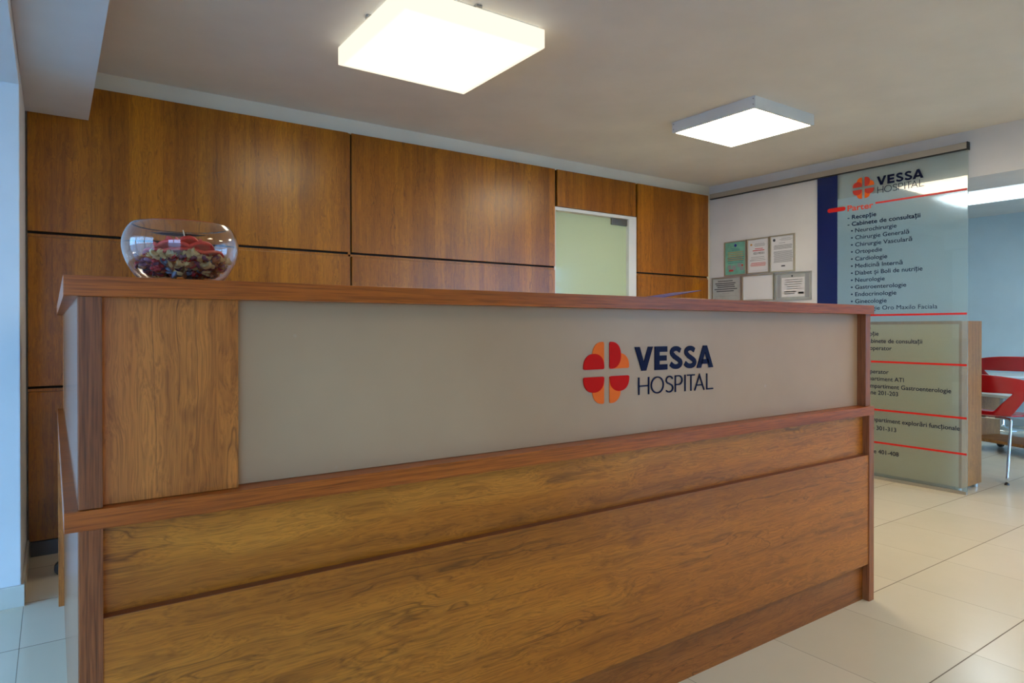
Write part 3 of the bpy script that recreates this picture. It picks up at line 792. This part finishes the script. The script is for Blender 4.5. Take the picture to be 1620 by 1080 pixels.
names = [('Neurochirurgie', 2.305), ('Chirurgie Generală', 2.221), ('Chirurgie Vasculară', 2.201), ('Ortopedie', 2.404), ('Cardiologie', 2.3686), ('Medicină Internă', 2.264),
         ('Diabet și Boli de nutriție', 2.133), ('Neurologie', 2.386), ('Gastroenterologie', 2.239), ('Endocrinologie', 2.3055), ('Ginecologie', 2.372)]
z = 1.8195
for t_, yr in names:
    row('•', 2.631, z, 2.618); row(t_, 2.599, z, yr); z -= 0.0531
row('Chirurgie Oro Maxilo Faciala', 2.60, 1.236, 2.039, weight=0.0)
row('•', 2.631, 1.236, 2.618)
for body, z, right in [('Urgența', 1.0966, 2.4838), ('Recepție', 1.0475, 2.4285), ('Cabinete de consultații', 0.994, 2.134), ('Bloc operator', 0.942, 2.336),
                       ('Preoperator', 0.7704, 2.3576), ('Compartiment ATI', 0.7190, 2.2543), ('Compartiment Gastroenterologie', 0.6655, 1.954), ('Saloane 201-203', 0.6165, 2.2926),
                       ('Compartiment explorări funcționale', 0.4200, 1.9015), ('Saloane 301-313', 0.3590, 2.305), ('Saloane 401-408', 0.187, 2.288)]:
    row(body, 0, z, right=right)
for z, y0 in ((2.0165, 2.452), (1.197, 2.50), (0.857, 2.483), (0.506, 2.47), (0.268, 2.46)):
    box('red_line', SX - .0014, SX - .0002, 1.862, y0, z - .0065, z + .0065, 'bright_red', sign)
for z, t_ in ((1.180, 'Etaj 1'), (0.840, 'Etaj 2'), (0.490, 'Etaj 3'), (0.250, 'Etaj 4')):
    row(t_, 2.70, z, 2.497, size=0.062, weight=0.028, mat='heading')
bm = bmesh.new()
PS.poly(bm, arc(-2.80, 2.010, .016, .016, 90, 270, 8) + arc(-2.69, 2.010, .016, .016, -90, 90, 8), 0.0020); place(make('red_line', bm, 'bright_red', sign), sign)

# ------------------------------------------------------------------ certificates on the right wall
WX = 4.975
def cert(y0, y1, z0, z1, paper, label, deco, frame='frame_gold'):
    """y0 = left edge (far), y1 = right edge (near)"""
    t = thing('certificate_frame', label, 'framed certificate', (WX, (y0 + y1) / 2, z0), 0, 'framed certificates on the right wall')
    bm = bmesh.new(); w = 0.010
    X0, X1 = WX - 0.018, WX
    box_bm(bm, X0, X1, y1, y1 + w, z0, z1); box_bm(bm, X0, X1, y0 - w, y0, z0, z1); box_bm(bm, X0, X1, y1 + w, y0 - w, z0, z0 + w); box_bm(bm, X0, X1, y1 + w, y0 - w, z1 - w, z1)
    place(make('frame', bm, frame, t), t)
    box('paper', WX - .008, WX - .001, y1 + w, y0 - w, z0 + w, z1 - w, paper, t)
    Pc = Plane('X', WX - .008, .0004)
    a0, a1 = -(y0 - w), -(y1 + w); b0, b1 = z0 + w, z1 - w; W, H = a1 - a0, b1 - b0
    for nm, mat, rects in deco:
        bm = bmesh.new()
        for (u0, u1, v0, v1) in rects: Pc.poly(bm, [(a0 + u0 * W, b0 + v0 * H), (a0 + u1 * W, b0 + v0 * H), (a0 + u1 * W, b0 + v1 * H), (a0 + u0 * W, b0 + v1 * H)], .0004)
        place(make(nm, bm, mat, t), t)
    return t, Pc, a0, b0, W, H
def lines(v_top, n, dv, u0=.15, u1=.85, h=.012, jit=.12, seed=1):
    random.seed(seed); return [(u0 + random.uniform(0, jit), u1 - random.uniform(0, jit), v_top - i * dv, v_top - i * dv + h) for i in range(n)]
def disc(t, Pc, a, b, r, mat):
    bm = bmesh.new(); Pc.poly(bm, arc(a, b, r, r, 0, 345, 23), .0006); place(make('emblem', bm, mat, t), t)
t, Pc, a0, b0, W, H = cert(3.790, 3.560, 1.568, 1.873, 'green_paper', 'pale green and yellow framed notice, top left of the wall certificates',
    [('text_block', 'teal_ink', lines(.80, 3, .03, .25, .75, .012) + lines(.52, 4, .055, .08, .92, .018, .06, 4)), ('text_block', 'ochre_ink', lines(.68, 5, .06, .1, .9, .02, .05, 3)),
     ('picture', 'soft_ink', [(.12, .28, .18, .30), (.34, .52, .14, .28), (.60, .80, .22, .34), (.72, .9, .12, .22)]), ('picture', 'red_ink', [(.18, .40, .10, .16), (.78, .88, .24, .30)])])
disc(t, Pc, a0 + W * .5, b0 + H * .90, .013, 'folder_blue')
t, Pc, a0, b0, W, H = cert(3.553, 3.336, 1.572, 1.874, 'paper', 'white framed certificate with red title and black number, top middle',
    [('text_block', 'soft_ink', lines(.86, 3, .035, .28, .85, .014, .05, 2) + [(.06, .94, .05, .053), (.06, .94, .92, .923), (.06, .063, .05, .92), (.937, .94, .05, .92)]),
     ('text_block', 'red_ink', [(.33, .72, .705, .725), (.22, .80, .65, .675)] + lines(.28, 4, .03, .1, .9, .013, .06, 6)), ('text_block', 'ink', lines(.46, 3, .05, .12, .88, .008, .1, 8) + [(.08, .30, .36, .372)])])
text_mesh('lettering', '0219551', Pc, a0 + W * .27, b0 + H * .545, .026, 'ink', t, a1=a0 + W * .79, weight=.02, d=.001)
disc(t, Pc, a0 + W * .15, b0 + H * .85, .010, 'ochre_ink')
t, Pc, a0, b0, W, H = cert(3.329, 3.104, 1.568, 1.876, 'paper', 'white framed letter with dense grey text, top right of the wall certificates',
    [('text_block', 'soft_ink', lines(.93, 3, .03, .35, .95, .010, .1, 2) + lines(.74, 6, .022, .1, .95, .012, .05, 6) + lines(.56, 13, .026, .1, .95, .014, .04, 9)), ('text_block', 'ink', [(.35, .62, .80, .808), (.45, .62, .12, .16)])])
disc(t, Pc, a0 + W * .13, b0 + H * .90, .012, 'ink')
t, Pc, a0, b0, W, H = cert(3.925, 3.612, 1.335, 1.561, 'grey_paper', 'landscape framed notice with bold black text, bottom left beside the wood panel',
    [('text_block', 'ink', [(.18, .72, .86, .895), (.08, .82, .76, .80), (.12, .78, .68, .72), (.16, .80, .60, .64), (.05, .88, .51, .55), (.13, .76, .42, .46)] ), ('text_block', 'soft_ink', [(.35, .6, .33, .345), (.08, .88, .22, .23)])])
cert(3.604, 3.292, 1.338, 1.563, 'paper', 'empty looking white framed sheet, bottom middle of the certificates', [])
t, Pc, a0, b0, W, H = cert(3.284, 2.962, 1.333, 1.560, 'grey_paper', 'landscape grey certificate with printed border and seal, bottom right next to the blue stripe',
    [('text_block', 'paper', [(.17, .84, .08, .84)]), ('border', 'soft_ink', [(.03, .14, .04, .96)]), ('border', 'soft_ink', [(.86, .97, .04, .96)]), ('text_block', 'soft_ink', lines(.74, 5, .09, .24, .8, .025, .1, 4)), ('text_block', 'ink', [(.24, .60, .26, .30), (.24, .56, .19, .22), (.66, .82, .18, .26)])], 'alu')
disc(t, Pc, a0 + W * .48, b0 + H * .90, .008, 'ink')

# ------------------------------------------------------------------ bookcase standing behind the glass sign
sh = thing('bookcase', 'tall narrow oak bookcase with its pale back towards the glass sign', 'bookcase', (5.13, 2.4, 0))
X0, X1, Y0, Y1, Zt = 4.985, 5.30, 1.905, 2.82, 1.150
box('side_panel', X0, X1, Y0, Y0 + .018, .03, Zt, 'shelf_wood', sh, .001)
box('side_panel', X0, X1, Y1 - .018, Y1, .03, Zt, 'shelf_wood', sh, .001)
box('top_panel', X0, X1, Y0 + .0181, Y1 - .0181, Zt - .022, Zt - .0002, 'shelf_wood', sh)
box('back_panel', X0 + .004, X0 + .010, Y0 + .0181, Y1 - .0181, .035, Zt - .0221, 'shelf_back', sh)
for z in (.04, .40, .76): box('shelf', X0 + .0101, X1 - .004, Y0 + .0181, Y1 - .0181, z, z + .018, 'shelf_wood', sh)
for fx in (X0 + .03, X1 - .03):
    for fy in (Y0 + .03, Y1 - .03):
        bm = bmesh.new(); lathe_bm(bm, [(0, 0), (.018, 0), (.018, .03), (0, .03)], 16, (fx, fy, 0)); place(make('foot', bm, 'alu', sh), sh)

# ------------------------------------------------------------------ red chairs
def chair_proto(label, loc, rz):
    """local +X is where the sitter looks"""
    t = thing('plastic_chair', label, 'chair', loc, rz, 'red plastic chairs in the waiting room')
    # shell = seat pan + back with an opening, one sheet
    bm = bmesh.new(); th = 0.012
    def halfw(v): return 0.200 + 0.11 * min(1, v / 0.6) ** 0.9
    def back_pt(s, v):
        zz = 0.475 + 0.295 * v; w = halfw(v)
        a = s * 1.25
        y = w * math.sin(a) / math.sin(1.25)
        fwd = 0.155 * (1 - math.cos(a)) / (1 - math.cos(1.25)) * (0.35 + 0.65 * v)
        top = -0.05 * (s * s) * max(0, v - .6) / .4
        return Vector((-0.205 - 0.06 * v + fwd, y, zz + top))
    nv, ni, no = 20, 10, 7
    def hole(v):   # half width of the opening in s
        return 0.40 + 0.26 * min(1, max(0, (v - .08) / .50))
    V0, V1 = 2, 11
    ss = []
    grid = []
    for j in range(nv + 1):
        v = j / nv; h = hole(v)
        cols_ = [-1 + (1 - h) * k / no for k in range(no)] + [-h + 2 * h * k / (2 * ni) for k in range(2 * ni + 1)] + [h + (1 - h) * (k + 1) / no for k in range(no)]
        grid.append([bm.verts.new(back_pt(s, v)) for s in cols_])
    nc = len(grid[0])
    for j in range(nv):
        for i in range(nc - 1):
            if V0 <= j < V1 and no <= i < nc - 1 - no: continue
            bm.faces.new((grid[j][i], grid[j][i + 1], grid[j + 1][i + 1], grid[j + 1][i]))
    # seat pan joined to the lowest row of the back
    prev = grid[0]
    for k in range(1, 13):
        f = k / 12; row_ = []
        for i in range(nc):
            p0 = grid[0][i].co; s = p0.y / 0.20
            x = p0.x + (0.225 - p0.x) * f; y = p0.y * (1 + 0.10 * math.sin(f * math.pi))
            z = 0.475 - 0.020 * math.sin(min(1, f * 1.15) * math.pi) * (1 - 0.6 * s * s) - (0.035 * ((f - .8) / .2) ** 2 if f > .8 else 0)
            row_.append(bm.verts.new((x, y, z)))
        for i in range(nc - 1): bm.faces.new((prev[i], row_[i], row_[i + 1], prev[i + 1]))
        prev = row_
    bmesh.ops.recalc_face_normals(bm, faces=bm.faces)
    o = make('shell', bm, 'plastic_red', t, True)
    so = o.modifiers.new('thick', 'SOLIDIFY'); so.thickness = th; so.offset = 0
    sb = o.modifiers.new('soft', 'SUBSURF'); sb.levels = 1; sb.render_levels = 2
    # chrome frame
    zt = 0.452
    for sy in (-1, 1):
        bm = bmesh.new(); tube_bm(bm, smooth_path([(-0.13, sy * .10, zt), (-0.150, sy * .185, zt), (-0.160, sy * .203, zt - .012), (-0.165, sy * .206, zt - .04), (-0.243, sy * .214, 0.006)], 6), 0.0095, 12)
        l = make('leg', bm, 'chrome', t, True)
        bm = bmesh.new(); lathe_bm(bm, [(0, 0), (.016, 0), (.013, .012), (0, .012)], 16, (-0.244, sy * .2145, 0)); make('foot_cap', bm, 'black', l)
        bm = bmesh.new(); tube_bm(bm, smooth_path([(0.10, sy * .10, zt), (0.15, sy * .175, zt), (0.162, sy * .193, zt - .012), (0.170, sy * .200, zt - .04), (0.235, sy * .212, 0.006)], 6), 0.0095, 12)
        l = make('leg', bm, 'chrome', t, True)
        bm = bmesh.new(); lathe_bm(bm, [(0, 0), (.016, 0), (.013, .012), (0, .012)], 16, (0.236, sy * .2125, 0)); make('foot_cap', bm, 'black', l)
    bm = bmesh.new()
    tube_bm(bm, [(-0.13, -.10, zt), (-0.13, .10, zt)], .0095); tube_bm(bm, [(0.10, -.10, zt), (0.10, .10, zt)], .0095)
    for sy in (-1, 1): tube_bm(bm, [(-0.13, sy * .10, zt), (0.10, sy * .10, zt)], .0095)
    make('seat_frame', bm, 'chrome', t, True)
    return t
def copy_tree(o, parent=None):
    c = o.copy(); C.objects.link(c)
    if parent: c.parent = parent
    for ch in list(o.children): copy_tree(ch, c)
    return c
# foot at (5.49,1.826) = rear right leg of the front chair
def chair_loc(foot, rz, lx=-0.244, ly=-0.2145):
    c, s = math.cos(rz), math.sin(rz); return (foot[0] - (lx * c - ly * s), foot[1] - (lx * s + ly * c), 0)
rz1 = R(-3)
ch1 = chair_proto('red plastic chair with chrome legs, nearer one, its back to the bookcase', chair_loc((5.50, 1.822), rz1), rz1)
ch2 = copy_tree(ch1)
ch2['label'] = 'red plastic chair farther back, in front of the round white table'
ch2.location = (7.80, 2.50, 0); ch2.rotation_euler = (0, 0, R(14)); ch2.scale = (1.08, 1.08, 1.08)

# round white table behind the farther chair
tb = thing('round_table', 'small low round white table near the far blue wall', 'table', (8.50, 2.86, 0))
bm = bmesh.new(); lathe_bm(bm, [(0, .575), (.36, .575), (.37, .583), (.37, .593), (.36, .60), (0, .60)], 48, (8.50, 2.86, 0)); place(make('tabletop', bm, 'white_trim', tb), tb)
bm = bmesh.new(); lathe_bm(bm, [(0, 0), (.20, 0), (.20, .012), (.035, .03), (.03, .06), (.03, .574), (0, .574)], 32, (8.50, 2.86, 0)); place(make('pedestal', bm, 'chrome', tb, True), tb)
# low shelf unit on castors behind the nearer chair
lb = thing('low_shelf', 'low wooden shelf unit on black castors behind the nearer red chair', 'shelf', (7.15, 2.32, 0))
rot = Matrix.Translation((7.05, 2.40, 0)) @ Matrix.Rotation(R(-20), 4, 'Z')
def rbox(name, x0, x1, y0, y1, z0, z1, mat):
    bm = bmesh.new(); box_bm(bm, x0, x1, y0, y1, z0, z1, .001); bmesh.ops.transform(bm, matrix=rot, verts=bm.verts); place(make(name, bm, mat, lb), lb)
rbox('bottom_shelf', -.19, .20, -.80, .16, .085, .112, 'shelf_wood')
rbox('side_panel', -.19, .20, .145, .165, .1121, .489, 'shelf_wood')
rbox('side_panel', -.19, .20, -.80, -.78, .1121, .489, 'shelf_wood')
rbox('top_shelf', -.19, .20, -.80, .165, .4891, .512, 'skirting')
for (cx_, cy_) in ((-.14, .10), (-.14, -.72), (.15, .10), (.15, -.72)):
    bm = bmesh.new(); tube_bm(bm, [(cx_ - .012, cy_, .030), (cx_ + .012, cy_, .030)], .030, 16); box_bm(bm, cx_ - .006, cx_ + .006, cy_ - .008, cy_ + .008, .055, .085)
    bmesh.ops.transform(bm, matrix=rot, verts=bm.verts); place(make('caster', bm, 'black', lb), lb)

# ------------------------------------------------------------------ office chair behind the desk (only a castor shows)
oc = thing('office_chair', 'black office chair behind the desk, only a castor showing low at the left', 'chair', (0.37, 3.60, 0))
ox, oy = 0.37, 3.60
bm = bmesh.new()
for k in range(5):
    a = R(180 + 72 * k); ex, ey = ox + .34 * math.cos(a), oy + .34 * math.sin(a) * .9
    tube_bm(bm, [(ox, oy, .10), (ex, ey, .065)], .02, 10, True, [.024, .014])
place(make('base', bm, 'black', oc, True), oc)
for k in range(5):
    a = R(180 + 72 * k); ex, ey = ox + .34 * math.cos(a) , oy + .34 * math.sin(a) * .9
    bm = bmesh.new(); tube_bm(bm, [(ex, ey - .022, .027), (ex, ey - .006, .027)], .027, 18); tube_bm(bm, [(ex, ey + .006, .027), (ex, ey + .022, .027)], .027, 18); tube_bm(bm, [(ex, ey, .03), (ex, ey, .065)], .007, 8)
    tube_bm(bm, [(ex, ey - .006, .027), (ex, ey + .006, .027)], .010, 8)
    place(make('caster', bm, 'black', oc), oc)
bm = bmesh.new(); tube_bm(bm, [(ox, oy, .09), (ox, oy, .43)], .025, 12); place(make('gas_column', bm, 'steel', oc), oc)
box('seat', ox - .24, ox + .24, oy - .23, oy + .23, .43, .50, 'fabric', oc, .03)
box('back_support', ox + .21, ox + .235, oy - .03, oy + .03, .505, .62, 'black', oc)
box('backrest', ox + .20, ox + .25, oy - .21, oy + .21, .60, .98, 'fabric', oc, .02)
